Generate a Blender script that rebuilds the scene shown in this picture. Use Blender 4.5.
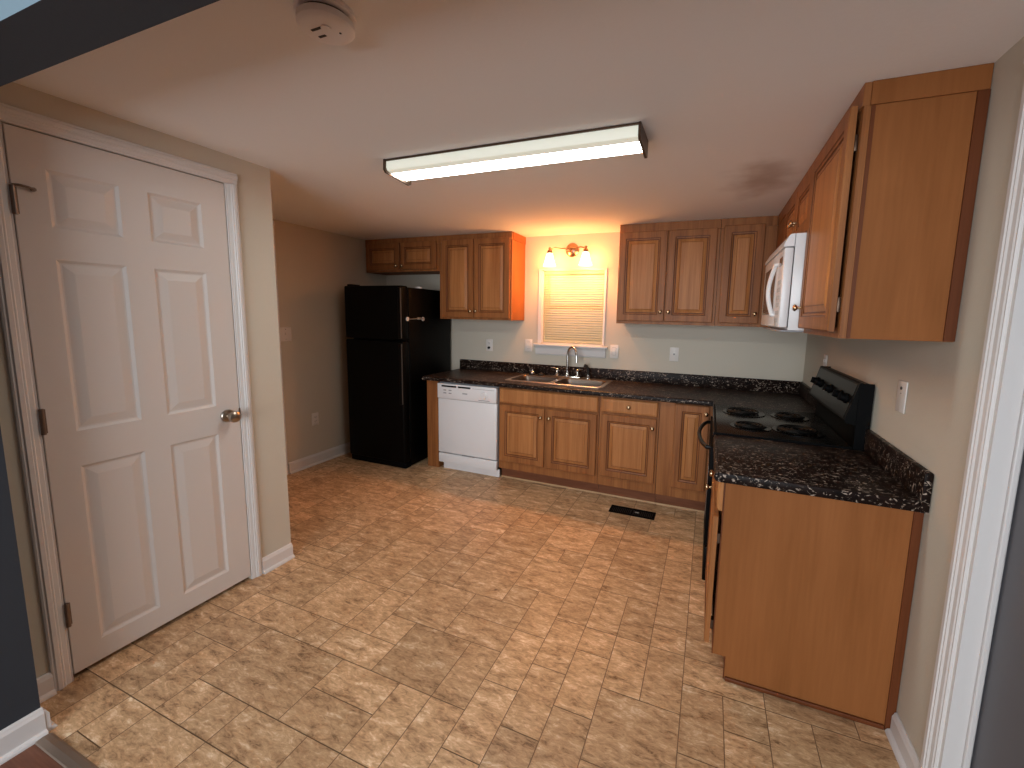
import bpy, bmesh, math, random
from mathutils import Vector, Matrix
random.seed(7)
for o in list(bpy.data.objects): bpy.data.objects.remove(o)
C = bpy.context.scene.collection
SC = bpy.context.scene
PI = math.pi

# ------------------------------------------------------------------ camera
CAM = dict(loc=(-0.694, -3.8336, 1.442), yaw=0.3828, pitch=0.1263, roll=0.0200, f=425.45, px=537.76, py=368.67)
def make_camera():
    g = CAM
    cy, sy = math.cos(g['yaw']), math.sin(g['yaw'])
    fwd = Vector((-sy*math.cos(g['pitch']), cy*math.cos(g['pitch']), -math.sin(g['pitch'])))
    right = Vector((cy, sy, 0)); up = right.cross(fwd)
    c, s = math.cos(g['roll']), math.sin(g['roll'])
    R = right*c + up*s; U = up*c - right*s
    m = Matrix((R, U, -fwd)).transposed().to_4x4()
    m.translation = Vector(g['loc'])
    cd = bpy.data.cameras.new('camera'); co = bpy.data.objects.new('camera', cd); C.objects.link(co)
    co.matrix_world = m
    cd.sensor_width = 36; cd.lens = g['f']/1024*36
    cd.shift_x = -(g['px']-512)/1024; cd.shift_y = -(384-g['py'])/1024
    cd.clip_start = .02
    SC.camera = co
make_camera()

# ------------------------------------------------------------------ world, daylight, exposure
W = bpy.data.worlds.new('world'); SC.world = W; W.use_nodes = True
bg = W.node_tree.nodes['Background']; bg.inputs[0].default_value = (.88, .96, 1, 1); bg.inputs[1].default_value = 1.1
def area(name, loc, rot, sx, sy, power, col):
    l = bpy.data.lights.new(name, 'AREA'); l.shape = 'RECTANGLE'; l.size = sx; l.size_y = sy
    l.energy = power; l.color = col
    o = bpy.data.objects.new(name, l); C.objects.link(o); o.location = loc; o.rotation_euler = rot
    return o
area('living_room_daylight', (-1.5, -6.6, 1.35), (PI/2, 0, 0), 2.8, 1.9, 66, (.90, .95, 1.0))
SC.view_settings.view_transform = 'Standard'; SC.view_settings.look = 'None'
SC.view_settings.gamma = 1; SC.view_settings.use_curve_mapping = False
SC.view_settings.exposure = 0.92
FLUOR = 11.0          # radiance of the fluorescent lens
VANITY = 12.0        # watts of each vanity bulb
VCOL = (1.0, .38, .10)

# ------------------------------------------------------------------ main dimensions
H = 2.174; CT = .863; CB = .825
XD = -2.897; XN = -4.075; YC = -2.19; YO = -3.268; YO2 = -3.385; XS = -2.705; ZB = 1.995

# ------------------------------------------------------------------ materials
def lin(c): return tuple(((x/255)/12.92 if x/255 <= .04045 else ((x/255+.055)/1.055)**2.4) for x in c)
def mat(name, col, rough=.5, metal=0, spec=.5, bump=0, bscale=60, var=0, vscale=8, coat=0, vstretch=(1,1,1)):
    m = bpy.data.materials.new(name); m.use_nodes = True
    nt = m.node_tree; b = nt.nodes['Principled BSDF']
    c = lin(col)
    b.inputs['Base Color'].default_value = (*c, 1); b.inputs['Roughness'].default_value = rough
    b.inputs['Metallic'].default_value = metal; b.inputs['Specular IOR Level'].default_value = spec
    b.inputs['Coat Weight'].default_value = coat
    tc = nt.nodes.new('ShaderNodeTexCoord')
    if var:
        mp = nt.nodes.new('ShaderNodeMapping'); mp.inputs['Scale'].default_value = vstretch
        n = nt.nodes.new('ShaderNodeTexNoise'); n.inputs['Scale'].default_value = vscale; n.inputs['Detail'].default_value = 5
        r = nt.nodes.new('ShaderNodeValToRGB')
        r.color_ramp.elements[0].position = .3; r.color_ramp.elements[1].position = .7
        r.color_ramp.elements[0].color = (*[x*(1-var) for x in c], 1); r.color_ramp.elements[1].color = (*[min(1, x*(1+var)) for x in c], 1)
        nt.links.new(tc.outputs['Object'], mp.inputs[0]); nt.links.new(mp.outputs[0], n.inputs['Vector'])
        nt.links.new(n.outputs['Fac'], r.inputs[0]); nt.links.new(r.outputs[0], b.inputs['Base Color'])
    if bump:
        n2 = nt.nodes.new('ShaderNodeTexNoise'); n2.inputs['Scale'].default_value = bscale; n2.inputs['Detail'].default_value = 4
        bp = nt.nodes.new('ShaderNodeBump'); bp.inputs['Strength'].default_value = bump; bp.inputs['Distance'].default_value = .01
        nt.links.new(tc.outputs['Object'], n2.inputs['Vector']); nt.links.new(n2.outputs['Fac'], bp.inputs['Height'])
        nt.links.new(bp.outputs[0], b.inputs['Normal'])
    return m
def emis(name, col, strength):
    m = bpy.data.materials.new(name); m.use_nodes = True
    b = m.node_tree.nodes['Principled BSDF']
    b.inputs['Base Color'].default_value = (.8, .8, .75, 1)
    b.inputs['Emission Color'].default_value = (*col, 1); b.inputs['Emission Strength'].default_value = strength
    return m
def wood(name, a, b_, rough=.42, grain=(22, 22, 1.1), contrast=(.30, .72), spec=.2):
    m = bpy.data.materials.new(name); m.use_nodes = True
    nt = m.node_tree; b = nt.nodes['Principled BSDF']; N = nt.nodes.new; L = nt.links.new
    tc = N('ShaderNodeTexCoord'); oi = N('ShaderNodeObjectInfo')
    add = N('ShaderNodeVectorMath'); add.operation = 'ADD'
    sc = N('ShaderNodeVectorMath'); sc.operation = 'SCALE'; sc.inputs[0].default_value = (7, 5, 3)
    L(oi.outputs['Random'], sc.inputs['Scale']); L(tc.outputs['Object'], add.inputs[0]); L(sc.outputs[0], add.inputs[1])
    mp = N('ShaderNodeMapping'); mp.inputs['Scale'].default_value = grain; L(add.outputs[0], mp.inputs[0])
    n1 = N('ShaderNodeTexNoise'); n1.inputs['Scale'].default_value = 1.0; n1.inputs['Detail'].default_value = 6; n1.inputs['Distortion'].default_value = .5
    L(mp.outputs[0], n1.inputs['Vector'])
    mp2 = N('ShaderNodeMapping'); mp2.inputs['Scale'].default_value = (grain[0]*8, grain[1]*8, grain[2]*3.5); L(add.outputs[0], mp2.inputs[0])
    n2 = N('ShaderNodeTexNoise'); n2.inputs['Scale'].default_value = 1; n2.inputs['Detail'].default_value = 3; L(mp2.outputs[0], n2.inputs['Vector'])
    mix = N('ShaderNodeMath'); mix.operation = 'MULTIPLY_ADD'; mix.inputs[1].default_value = .35
    L(n2.outputs['Fac'], mix.inputs[0])
    m2 = N('ShaderNodeMath'); m2.operation = 'MULTIPLY'; m2.inputs[1].default_value = .65; L(n1.outputs['Fac'], m2.inputs[0])
    L(m2.outputs[0], mix.inputs[2])
    r = N('ShaderNodeValToRGB'); r.color_ramp.elements[0].position = contrast[0]; r.color_ramp.elements[1].position = contrast[1]
    r.color_ramp.elements[0].color = (*lin(a), 1); r.color_ramp.elements[1].color = (*lin(b_), 1)
    L(mix.outputs[0], r.inputs[0]); L(r.outputs[0], b.inputs['Base Color'])
    b.inputs['Roughness'].default_value = rough; b.inputs['Specular IOR Level'].default_value = spec
    return m
M = {}
M['wall'] = mat('wall_paint', (201, 193, 178), .75, spec=.25, bump=.05, bscale=90)
M['ceiling'] = mat('ceiling_paint', (243, 242, 241), .9, spec=.1, bump=.06, bscale=70)
M['dark'] = mat('charcoal_wall_paint', (54, 57, 63), .7, spec=.3, bump=.04, bscale=90)
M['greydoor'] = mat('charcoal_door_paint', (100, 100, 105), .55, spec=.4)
M['pale'] = mat('living_room_paint', (190, 205, 214), .8, spec=.2)
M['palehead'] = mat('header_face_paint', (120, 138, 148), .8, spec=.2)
M['white'] = mat('white_trim_paint', (218, 214, 212), .38, spec=.5)
M['door'] = mat('white_door_paint', (215, 206, 200), .42, spec=.5, bump=.02, bscale=40)
M['doorgap'] = mat('dark_gap', (20, 15, 12), .9)
M['nickel'] = mat('satin_nickel', (170, 158, 145), .28, metal=1)
M['bronze'] = mat('aged_bronze', (92, 74, 62), .38, metal=.9)
M['hinge'] = mat('worn_hinge_metal', (128, 110, 98), .4, metal=.8)
M['chrome'] = mat('chrome', (210, 208, 205), .12, metal=1)
M['steel'] = mat('brushed_steel', (196, 186, 176), .32, metal=1, bump=.03, bscale=200)
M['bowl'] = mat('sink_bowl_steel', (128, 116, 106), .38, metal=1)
M['black'] = mat('black_appliance', (4, 4, 4), .42, spec=.10, bump=.02, bscale=260)
M['blackgloss'] = mat('black_enamel', (8, 8, 8), .28, spec=.14)
M['cooktop'] = mat('cooktop_enamel', (22, 22, 21), .24, spec=.35)
M['blackmatte'] = mat('black_plastic', (7, 7, 8), .6, spec=.08)
M['greyline'] = mat('grey_gasket', (70, 68, 66), .5)
M['appl'] = mat('white_appliance', (226, 226, 228), .3, spec=.5)
M['applgrey'] = mat('grey_print', (150, 150, 155), .5)
M['key'] = mat('pale_key', (186, 184, 182), .5)
M['glasswin'] = mat('microwave_window', (112, 98, 90), .12, spec=.7)
M['plate'] = mat('white_plastic_plate', (222, 216, 210), .4)
M['detector'] = mat('white_detector_plastic', (242, 238, 236), .45)
M['plateshade'] = mat('outlet_slots', (60, 55, 52), .5)
M['rubber'] = mat('black_rubber', (20, 19, 18), .6)
M['burner'] = mat('burner_coil', (8, 8, 8), .5, spec=.12)
M['brass'] = mat('antique_knob', (178, 150, 118), .25, metal=1)
M['cab'] = wood('maple_cabinet', (120, 72, 40), (170, 112, 66))
M['edge'] = wood('cabinet_edge_wood', (88, 46, 24), (114, 62, 33), spec=.2, rough=.45)
M['panel'] = wood('maple_panel', (148, 93, 52), (194, 134, 82))
M['side'] = wood('cabinet_side', (134, 82, 43), (154, 97, 55), rough=.55, spec=.12, grain=(9, 9, 1.3))
M['glaze'] = wood('glaze_groove', (88, 50, 27), (118, 70, 40), rough=.4)
M['kick'] = wood('toe_kick_wood', (104, 62, 42), (136, 88, 62), grain=(1.1, 22, 22))
M['bead'] = mat('tan_caulk_bead', (196, 160, 118), .5)
M['blind'] = mat('blind_slat', (222, 216, 196), .5)
bn = M['blind'].node_tree.nodes['Principled BSDF']; bn.inputs['Transmission Weight'].default_value = .0
bn.inputs['Subsurface Weight'].default_value = 0
def blind_mat():
    m = M['blind']; nt = m.node_tree; b = nt.nodes['Principled BSDF']
    t = nt.nodes.new('ShaderNodeBsdfTranslucent'); t.inputs[0].default_value = (.78, .86, .62, 1)
    x = nt.nodes.new('ShaderNodeMixShader'); x.inputs[0].default_value = .45
    out = nt.nodes['Material Output']
    nt.links.new(b.outputs[0], x.inputs[1]); nt.links.new(t.outputs[0], x.inputs[2]); nt.links.new(x.outputs[0], out.inputs[0])
blind_mat()
M['lens'] = emis('fluorescent_lens', (.97, 1.0, .95), FLUOR)
M['lensside'] = emis('lens_side', (.93, .95, .74), .20)
M['bulb'] = emis('lamp_bulb', (1, .75, .45), 6)
def shade_mat():
    m = bpy.data.materials.new('frosted_glass_shade'); m.use_nodes = True; nt = m.node_tree
    for n in list(nt.nodes):
        if n.type == 'BSDF_PRINCIPLED': nt.nodes.remove(n)
    N = nt.nodes.new; out = nt.nodes['Material Output']
    t = N('ShaderNodeBsdfTransparent'); t.inputs[0].default_value = (.90, .82, .70, 1)
    d = N('ShaderNodeBsdfTranslucent'); d.inputs[0].default_value = (.9, .85, .8, 1)
    e = N('ShaderNodeEmission'); e.inputs[0].default_value = (1, .80, .52, 1); e.inputs[1].default_value = 1.1
    x = N('ShaderNodeMixShader'); x.inputs[0].default_value = .35
    a = N('ShaderNodeAddShader')
    nt.links.new(t.outputs[0], x.inputs[1]); nt.links.new(d.outputs[0], x.inputs[2])
    nt.links.new(x.outputs[0], a.inputs[0]); nt.links.new(e.outputs[0], a.inputs[1]); nt.links.new(a.outputs[0], out.inputs[0])
    return m
M['shade'] = shade_mat()
def glass_mat():
    m = bpy.data.materials.new('window_glass'); m.use_nodes = True; nt = m.node_tree
    b = nt.nodes['Principled BSDF']; b.inputs['Roughness'].default_value = .02; b.inputs['Transmission Weight'].default_value = 1
    b.inputs['IOR'].default_value = 1.1
    return m
M['glass'] = glass_mat()
def counter_mat():
    m = bpy.data.materials.new('dark_granite_laminate'); m.use_nodes = True; nt = m.node_tree; N = nt.nodes.new; L = nt.links.new
    b = nt.nodes['Principled BSDF']; tc = N('ShaderNodeTexCoord')
    mp = N('ShaderNodeMapping'); mp.inputs['Rotation'].default_value = (0, 0, .5); mp.inputs['Scale'].default_value = (9, 19, 13); L(tc.outputs['Object'], mp.inputs[0])
    n = N('ShaderNodeTexNoise'); n.inputs['Scale'].default_value = 1.5; n.inputs['Detail'].default_value = 7; n.inputs['Roughness'].default_value = .62; n.inputs['Distortion'].default_value = 1.6
    L(mp.outputs[0], n.inputs['Vector'])
    r = N('ShaderNodeValToRGB'); e = r.color_ramp.elements
    e[0].position = .38; e[0].color = (*lin((17, 11, 9)), 1); e[1].position = .60; e[1].color = (*lin((34, 22, 18)), 1)
    x = e.new(.68); x.color = (*lin((52, 36, 30)), 1)
    L(n.outputs['Fac'], r.inputs[0])
    n2 = N('ShaderNodeTexNoise'); n2.inputs['Scale'].default_value = 2.9; n2.inputs['Detail'].default_value = 5; n2.inputs['Distortion'].default_value = 2.8; L(mp.outputs[0], n2.inputs['Vector'])
    r2 = N('ShaderNodeValToRGB'); e = r2.color_ramp.elements
    e[0].position = .585; e[0].color = (0, 0, 0, 1); e[1].position = .67; e[1].color = (.75, .75, .75, 1)
    L(n2.outputs['Fac'], r2.inputs[0])
    mix = N('ShaderNodeMixRGB'); mix.inputs[2].default_value = (*lin((196, 176, 160)), 1)
    L(r2.outputs[0], mix.inputs[0]); L(r.outputs[0], mix.inputs[1]); L(mix.outputs[0], b.inputs['Base Color'])
    b.inputs['Roughness'].default_value = .38; b.inputs['Specular IOR Level'].default_value = .10
    return m
M['counter'] = counter_mat()
def tile_mat():
    m = bpy.data.materials.new('stone_look_vinyl'); m.use_nodes = True; nt = m.node_tree; N = nt.nodes.new; L = nt.links.new
    b = nt.nodes['Principled BSDF']; tc = N('ShaderNodeTexCoord')
    at = N('ShaderNodeAttribute'); at.attribute_name = 'tile'; at.attribute_type = 'GEOMETRY'
    sc = N('ShaderNodeVectorMath'); sc.operation = 'SCALE'; sc.inputs['Scale'].default_value = 40; L(at.outputs['Color'], sc.inputs[0])
    ad = N('ShaderNodeVectorMath'); ad.operation = 'ADD'; L(tc.outputs['Object'], ad.inputs[0]); L(sc.outputs[0], ad.inputs[1])
    rot = N('ShaderNodeMapping'); rot.inputs['Scale'].default_value = (11, 30, 11); rot.inputs['Rotation'].default_value = (0, 0, .6); L(ad.outputs[0], rot.inputs[0])
    n = N('ShaderNodeTexNoise'); n.inputs['Scale'].default_value = .8; n.inputs['Detail'].default_value = 9; n.inputs['Roughness'].default_value = .68; n.inputs['Distortion'].default_value = .55
    L(rot.outputs[0], n.inputs['Vector'])
    m3 = N('ShaderNodeMapping'); m3.inputs['Scale'].default_value = (26, 70, 26); m3.inputs['Rotation'].default_value = (0, 0, .9); L(ad.outputs[0], m3.inputs[0])
    nf = N('ShaderNodeTexNoise'); nf.inputs['Scale'].default_value = 1; nf.inputs['Detail'].default_value = 6; nf.inputs['Roughness'].default_value = .7; nf.inputs['Distortion'].default_value = 1.2; L(m3.outputs[0], nf.inputs['Vector'])
    mm = N('ShaderNodeMix'); mm.data_type = 'FLOAT'; mm.inputs[0].default_value = .46
    L(n.outputs['Fac'], mm.inputs[2]); L(nf.outputs['Fac'], mm.inputs[3])
    r = N('ShaderNodeValToRGB'); e = r.color_ramp.elements
    e[0].position = .36; e[0].color = (*lin((116, 84, 58)), 1); e[1].position = .64; e[1].color = (*lin((246, 224, 192)), 1)
    x = e.new(.46); x.color = (*lin((186, 148, 110)), 1); x = e.new(.545); x.color = (*lin((212, 175, 134)), 1)
    L(mm.outputs[0], r.inputs[0])
    hs = N('ShaderNodeHueSaturation'); L(r.outputs[0], hs.inputs['Color'])
    mr = N('ShaderNodeMapRange'); mr.inputs['To Min'].default_value = .86; mr.inputs['To Max'].default_value = 1.12
    sx = N('ShaderNodeSeparateColor'); L(at.outputs['Color'], sx.inputs[0]); L(sx.outputs[0], mr.inputs['Value']); L(mr.outputs[0], hs.inputs['Value'])
    L(hs.outputs[0], b.inputs['Base Color'])
    b.inputs['Roughness'].default_value = .42; b.inputs['Specular IOR Level'].default_value = .4
    bp = N('ShaderNodeBump'); bp.inputs['Strength'].default_value = .12; bp.inputs['Distance'].default_value = .01; L(n.outputs['Fac'], bp.inputs['Height']); L(bp.outputs[0], b.inputs['Normal'])
    return m
M['tile'] = tile_mat()
M['grout'] = mat('vinyl_grout', (122, 92, 66), .6)
M['lwood'] = wood('brown_floor_boards', (92, 58, 46), (140, 94, 74), grain=(1.3, 20, 20))
M['strip'] = mat('transition_strip_metal', (150, 132, 118), .35, metal=.6)

# ------------------------------------------------------------------ mesh builder
class MB:
    def __init__(s): s.bm = bmesh.new()
    def _geo(s, geom_faces, m):
        for f in geom_faces: f.material_index = m
    def box(s, x0, y0, z0, x1, y1, z1, m=0, bev=0, seg=2, mtx=None):
        t = bmesh.new()
        x0, x1 = min(x0, x1), max(x0, x1); y0, y1 = min(y0, y1), max(y0, y1); z0, z1 = min(z0, z1), max(z0, z1)
        bmesh.ops.create_cube(t, size=1)
        for v in t.verts: v.co = Vector(((x0+x1)/2+v.co.x*(x1-x0), (y0+y1)/2+v.co.y*(y1-y0), (z0+z1)/2+v.co.z*(z1-z0)))
        if bev: bmesh.ops.bevel(t, geom=list(t.edges), offset=bev, segments=seg, affect='EDGES', profile=.5)
        s.add(t, m, mtx); return s
    def add(s, t, m=None, mtx=None):
        if mtx is not None: bmesh.ops.transform(t, matrix=mtx, verts=t.verts)
        vm = {}
        for v in t.verts: vm[v] = s.bm.verts.new(v.co)
        for f in t.faces:
            try:
                nf = s.bm.faces.new([vm[v] for v in f.verts]); nf.material_index = f.material_index if m is None else m
            except ValueError: pass
        t.free(); return s
    def loops(s, rings, m=0, cap0=True, cap1=True, closed=True, ms=None):
        vs = [[s.bm.verts.new(p) for p in r] for r in rings]
        n = len(vs[0])
        for k, (a, b) in enumerate(zip(vs, vs[1:])):
            for i in range(n if closed else n-1):
                j = (i+1) % n
                f = s.bm.faces.new((a[i], a[j], b[j], b[i])); f.material_index = m if ms is None else ms[k]
        if closed and cap0: s.bm.faces.new(list(reversed(vs[0]))).material_index = m if ms is None else ms[0]
        if closed and cap1: s.bm.faces.new(vs[-1]).material_index = m if ms is None else ms[-1]
        return s
    def lathe(s, prof, c=(0,0,0), axis='z', n=24, m=0, mtx=None, ms=None, caps=True):
        t = MB(); rings = []
        for r, h in prof:
            rings.append([(r*math.cos(2*PI*i/n), r*math.sin(2*PI*i/n), h) for i in range(n)])
        t.loops(rings, m, caps, caps, ms=ms)
        R = {'z': Matrix(), 'x': Matrix.Rotation(PI/2, 4, 'Y'), '-x': Matrix.Rotation(-PI/2, 4, 'Y'), 'y': Matrix.Rotation(-PI/2, 4, 'X'), '-y': Matrix.Rotation(PI/2, 4, 'X'), '-z': Matrix.Rotation(PI, 4, 'X')}[axis]
        X = Matrix.Translation(c) @ R
        if mtx is not None: X = mtx @ X
        bmesh.ops.transform(t.bm, matrix=X, verts=t.bm.verts)
        s.add(t.bm); return s
    def tube(s, pts, r, n=10, m=0, closed=False):
        P = [Vector(p) for p in pts]; rings = []
        up = Vector((0, 0, 1)); prev = None
        for i, p in enumerate(P):
            a = P[i-1] if i > 0 else p; b = P[i+1] if i < len(P)-1 else p
            d = (b-a).normalized()
            if prev is None:
                u = d.cross(up)
                if u.length < 1e-3: u = d.cross(Vector((1, 0, 0)))
                u.normalize()
            else:
                u = (prev - d*prev.dot(d)).normalized()
            prev = u; w = d.cross(u)
            rr = r[i] if isinstance(r, (list, tuple)) else r
            rings.append([p + u*rr*math.cos(2*PI*k/n) + w*rr*math.sin(2*PI*k/n) for k in range(n)])
        s.loops(rings, m); return s
    def prism(s, poly, a, b, axis='x', m=0, ms=None):
        def P(u, v, t):
            return {'x': (t, u, v), 'y': (u, t, v), 'z': (u, v, t)}[axis]
        s.loops([[P(u, v, a) for u, v in poly], [P(u, v, b) for u, v in poly]], m)
        return s
    def build(s, name, mats, parent=None, smooth=True, loc=None):
        bm = s.bm
        bmesh.ops.recalc_face_normals(bm, faces=bm.faces)
        me = bpy.data.meshes.new(name); bm.to_mesh(me); bm.free()
        for k in (mats if isinstance(mats, (list, tuple)) else [mats]): me.materials.append(M[k])
        if smooth:
            for p in me.polygons: p.use_smooth = True
            me.set_sharp_from_angle(angle=math.radians(32))
        o = bpy.data.objects.new(name, me); C.objects.link(o)
        if parent: o.parent = parent
        if loc: o.location = loc
        return o
def thing(name, label, cat, loc=(0,0,0), rz=0, group=None):
    o = bpy.data.objects.new(name, None); C.objects.link(o); o.location = loc; o.rotation_euler = (0, 0, rz)
    o.empty_display_size = .1
    return tag(o, label, cat, group)
def tag(o, label, cat, group=None):
    o['label'] = label; o['category'] = cat; o['kind'] = 'thing'
    if group: o['group'] = group
    return o
def struct(o, label, cat):
    o['kind'] = 'structure'; o['label'] = label; o['category'] = cat; return o

def slab(w, h, t, panels, rings, ch=.004, flip=1, field=0, edge=0):
    """door slab: x 0..w, z 0..h, back at y=0, front at y=-t, with ring profiles sunk into each panel"""
    mb = MB(); bm = mb.bm
    def q(pts, m): 
        f = bm.faces.new([bm.verts.new(p) for p in pts]); f.material_index = m
    o = [(0,0,0),(w,0,0),(w,0,h),(0,0,h)]
    b = [(0,-t+ch,0),(w,-t+ch,0),(w,-t+ch,h),(0,-t+ch,h)]
    i = [(ch,-t,ch),(w-ch,-t,ch),(w-ch,-t,h-ch),(ch,-t,h-ch)]
    q(list(reversed(o)), edge)
    for A, B in ((o, b), (b, i)):
        for k in range(4):
            j = (k+1) % 4; q([A[k], A[j], B[j], B[k]], edge)
    xs = sorted({ch, w-ch, *[p[0] for p in panels], *[p[2] for p in panels]})
    zs = sorted({ch, h-ch, *[p[1] for p in panels], *[p[3] for p in panels]})
    for x0, x1 in zip(xs, xs[1:]):
        for z0, z1 in zip(zs, zs[1:]):
            cx, cz = (x0+x1)/2, (z0+z1)/2
            if any(p[0] < cx < p[2] and p[1] < cz < p[3] for p in panels): continue
            q([(x0,-t,z0),(x1,-t,z0),(x1,-t,z1),(x0,-t,z1)], field)
    for p in panels:
        prev = None
        for ins, dep, m in rings:
            r = [(p[0]+ins,-t+dep,p[1]+ins),(p[2]-ins,-t+dep,p[1]+ins),(p[2]-ins,-t+dep,p[3]-ins),(p[0]+ins,-t+dep,p[3]-ins)]
            if prev:
                for k in range(4):
                    j = (k+1) % 4; q([prev[k], prev[j], r[j], r[k]], m)
            prev = r; last = m
        q(prev, rings[-1][2])
    bmesh.ops.remove_doubles(bm, verts=bm.verts, dist=1e-5)
    return mb
CABR = [(0, 0, 0), (.003, .003, 1), (.006, .0035, 1), (.013, .005, 0), (.016, .009, 1), (.020, .009, 1), (.042, .002, 2), (.044, .0035, 1), (.047, .0015, 2)]
def knob_mb(x, y, z):
    return MB().lathe([(.0085, 0), (.006, .004), (.0055, .012), (.012, .017), (.0155, .021), (.015, .026), (.010, .030), (.003, .0315)], (x, y, z), '-y', 16)
def cab_door(parent, x, z, w, h, y=0, knob=None, name='door', mats=('cab', 'glaze', 'panel'), fr=.050, gap=0.0):
    d = slab(w, h, .02, [(fr, fr, w-fr, h-fr)], CABR).build(name, mats, parent, smooth=False, loc=(x, y-gap, z))
    if knob: knob_mb(knob[0], -.02, knob[1]).build('knob', 'brass', d)
    return d
def drawer_front(parent, x, z, w, h, y=0, knob=True, name='drawer'):
    mb = slab(w, h, .02, [(.012, .012, w-.012, h-.012)], [(0, 0, 0), (.006, -.0015, 0), (.010, -.0015, 0)], ch=.008)
    d = mb.build(name, ('panel', 'glaze', 'panel'), parent, smooth=False, loc=(x, y, z))
    if knob: knob_mb(w/2, -.02, h/2).build('knob', 'brass', d)
    return d
def frame_box(parent, x0, x1, z0, z1, dep, wallgap=.002):
    """cabinet body with a face frame; local: width on x, front face at y=-dep"""
    mb = MB().box(x0, -dep+.019, z0, x1, -wallgap, z1, bev=.0015)
    return mb.build('body', 'side', parent, smooth=False)
def rail_frame(parent, x0, x1, z0, z1, dep, openings, t=.019):
    """face frame with openings (list of x0,z0,x1,z1)"""
    mb = MB(); bm = mb.bm
    xs = sorted({x0, x1, *[o[0] for o in openings], *[o[2] for o in openings]}); zs = sorted({z0, z1, *[o[1] for o in openings], *[o[3] for o in openings]})
    for a, b in zip(xs, xs[1:]):
        for c, d in zip(zs, zs[1:]):
            cx, cz = (a+b)/2, (c+d)/2
            if any(o[0] < cx < o[2] and o[1] < cz < o[3] for o in openings): continue
            mb.box(a, -dep, c, b, -dep+t, d)
    bmesh.ops.remove_doubles(bm, verts=bm.verts, dist=1e-5)
    # drop interior shared faces
    seen = {}
    for f in bm.faces:
        k = tuple(sorted(v.index for v in f.verts)); seen.setdefault(k, []).append(f)
    bm.verts.index_update(); seen = {}
    for f in bm.faces:
        k = tuple(sorted(v.index for v in f.verts)); seen.setdefault(k, []).append(f)
    bmesh.ops.delete(bm, geom=[f for v in seen.values() if len(v) > 1 for f in v], context='FACES')
    return mb.build('face_frame', 'cab', parent, smooth=False)

# ================================================================== STRUCTURE
def rect_wall(name, boxes, m, label, cat='wall'):
    mb = MB()
    for b in boxes: mb.box(*b)
    return struct(mb.build(name, m, smooth=False), label, cat)

def make_floor():
    g = .1465; x0, x1, y0, y1 = -4.075, .10, -3.262, 0.0
    nx = int((x1-x0)/g)+1; ny = int((y1-y0)/g)+1
    occ = [[False]*ny for _ in range(nx)]
    mb = MB(); bm = mb.bm; col = []
    v = [bm.verts.new(p) for p in ((x0, y0, -.0012), (x1, y0, -.0012), (x1, y1, -.0012), (x0, y1, -.0012))]
    bm.faces.new(v).material_index = 1; col.append((.5, .5, .5))
    rnd = random.Random(3)
    sizes = [(2, 2), (3, 2), (2, 1), (1, 1), (1, 2), (2, 3)]
    for j in range(ny):
        for i in range(nx):
            if occ[i][j]: continue
            sz = rnd.choices(sizes, (4, .8, 3, 4.5, 3.5, .8))[0]
            def fits(s): return i+s[0] <= nx and j+s[1] <= ny and not any(occ[i+a][j+b] for a in range(s[0]) for b in range(s[1]))
            for cand in (sz, (2, 2), (2, 1), (1, 2), (1, 1)):
                if fits(cand): sz = cand; break
            for a in range(sz[0]):
                for b in range(sz[1]): occ[i+a][j+b] = True
            q = .0017
            ax, bx = x0+i*g+q, min(x1, x0+(i+sz[0])*g-q); ay, by = y1-(j+sz[1])*g+q, y1-j*g-q
            ay = max(ay, y0)
            if ax >= bx or ay >= by: continue
            f = bm.faces.new([bm.verts.new(p) for p in ((ax, ay, 0), (bx, ay, 0), (bx, by, 0), (ax, by, 0))])
            f.material_index = 0; col.append((rnd.random(), rnd.random(), rnd.random()))
    # underside slab
    t = MB().box(x0, y0, -.05, x1, y1, -.006); n0 = len(bm.faces)
    mb.add(t.bm, 1); col += [(.5, .5, .5)]*(len(bm.faces)-n0)
    me = bpy.data.meshes.new('floor'); bm.to_mesh(me); bm.free()
    me.materials.append(M['tile']); me.materials.append(M['grout'])
    at = me.attributes.new('tile', 'FLOAT_COLOR', 'FACE')
    for k, c in enumerate(col): at.data[k].color = (*c, 1)
    o = bpy.data.objects.new('floor', me); C.objects.link(o)
    struct(o, 'tan stone-look vinyl tile kitchen floor', 'floor')
make_floor()
rect_wall('floor_living_room', [(-2.76, -6.8, -.05, 1.2, YO-.001, 0)], 'lwood', 'brown wood floor of the adjoining room', 'floor')

# window opening in the back wall
WX0, WX1, WZ0, WZ1 = -2.205, -1.598, 1.165, 1.862
rect_wall('wall_back', [(-4.2, 0, 0, WX0, .12, H), (WX1, 0, 0, .12, .12, H), (WX0, 0, 0, WX1, .12, WZ0), (WX0, 0, WZ1, WX1, .12, H)], 'wall', 'grey-beige back wall of the kitchen')
DX = .062   # recess of the grey door
rect_wall('wall_right', [(0, -2.388, 0, .12, 0, H), (0, -3.262, 2.05, .12, -2.388, H), (0, -3.262, 0, .12, -3.215, 2.05)], 'wall', 'grey-beige right wall of the kitchen')
rect_wall('wall_left', [(XD-.12, -3.255, 0, XD, -3.1235, H), (XD-.12, -2.4285, 0, XD, YC, H), (XD-.12, -3.1235, 2.036, XD, -2.4285, H), (XN-.12, -3.385, 0, XN, YC-.12, H), (XN, -3.385, 0, XD-.12, -3.2625, H)], 'wall', 'tan left wall holding the white door')
rect_wall('wall_alcove', [(XN-.12, YC, 0, XN, 0, H), (XN-.12, YC-.12, 0, XD-.12, YC, H)], 'wall', 'tan side wall of the refrigerator alcove')
rect_wall('wall_partition', [(XS-.30, YO2, 0, XS, YO, 2.45)], 'dark', 'charcoal end of the partition wall at left')
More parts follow.
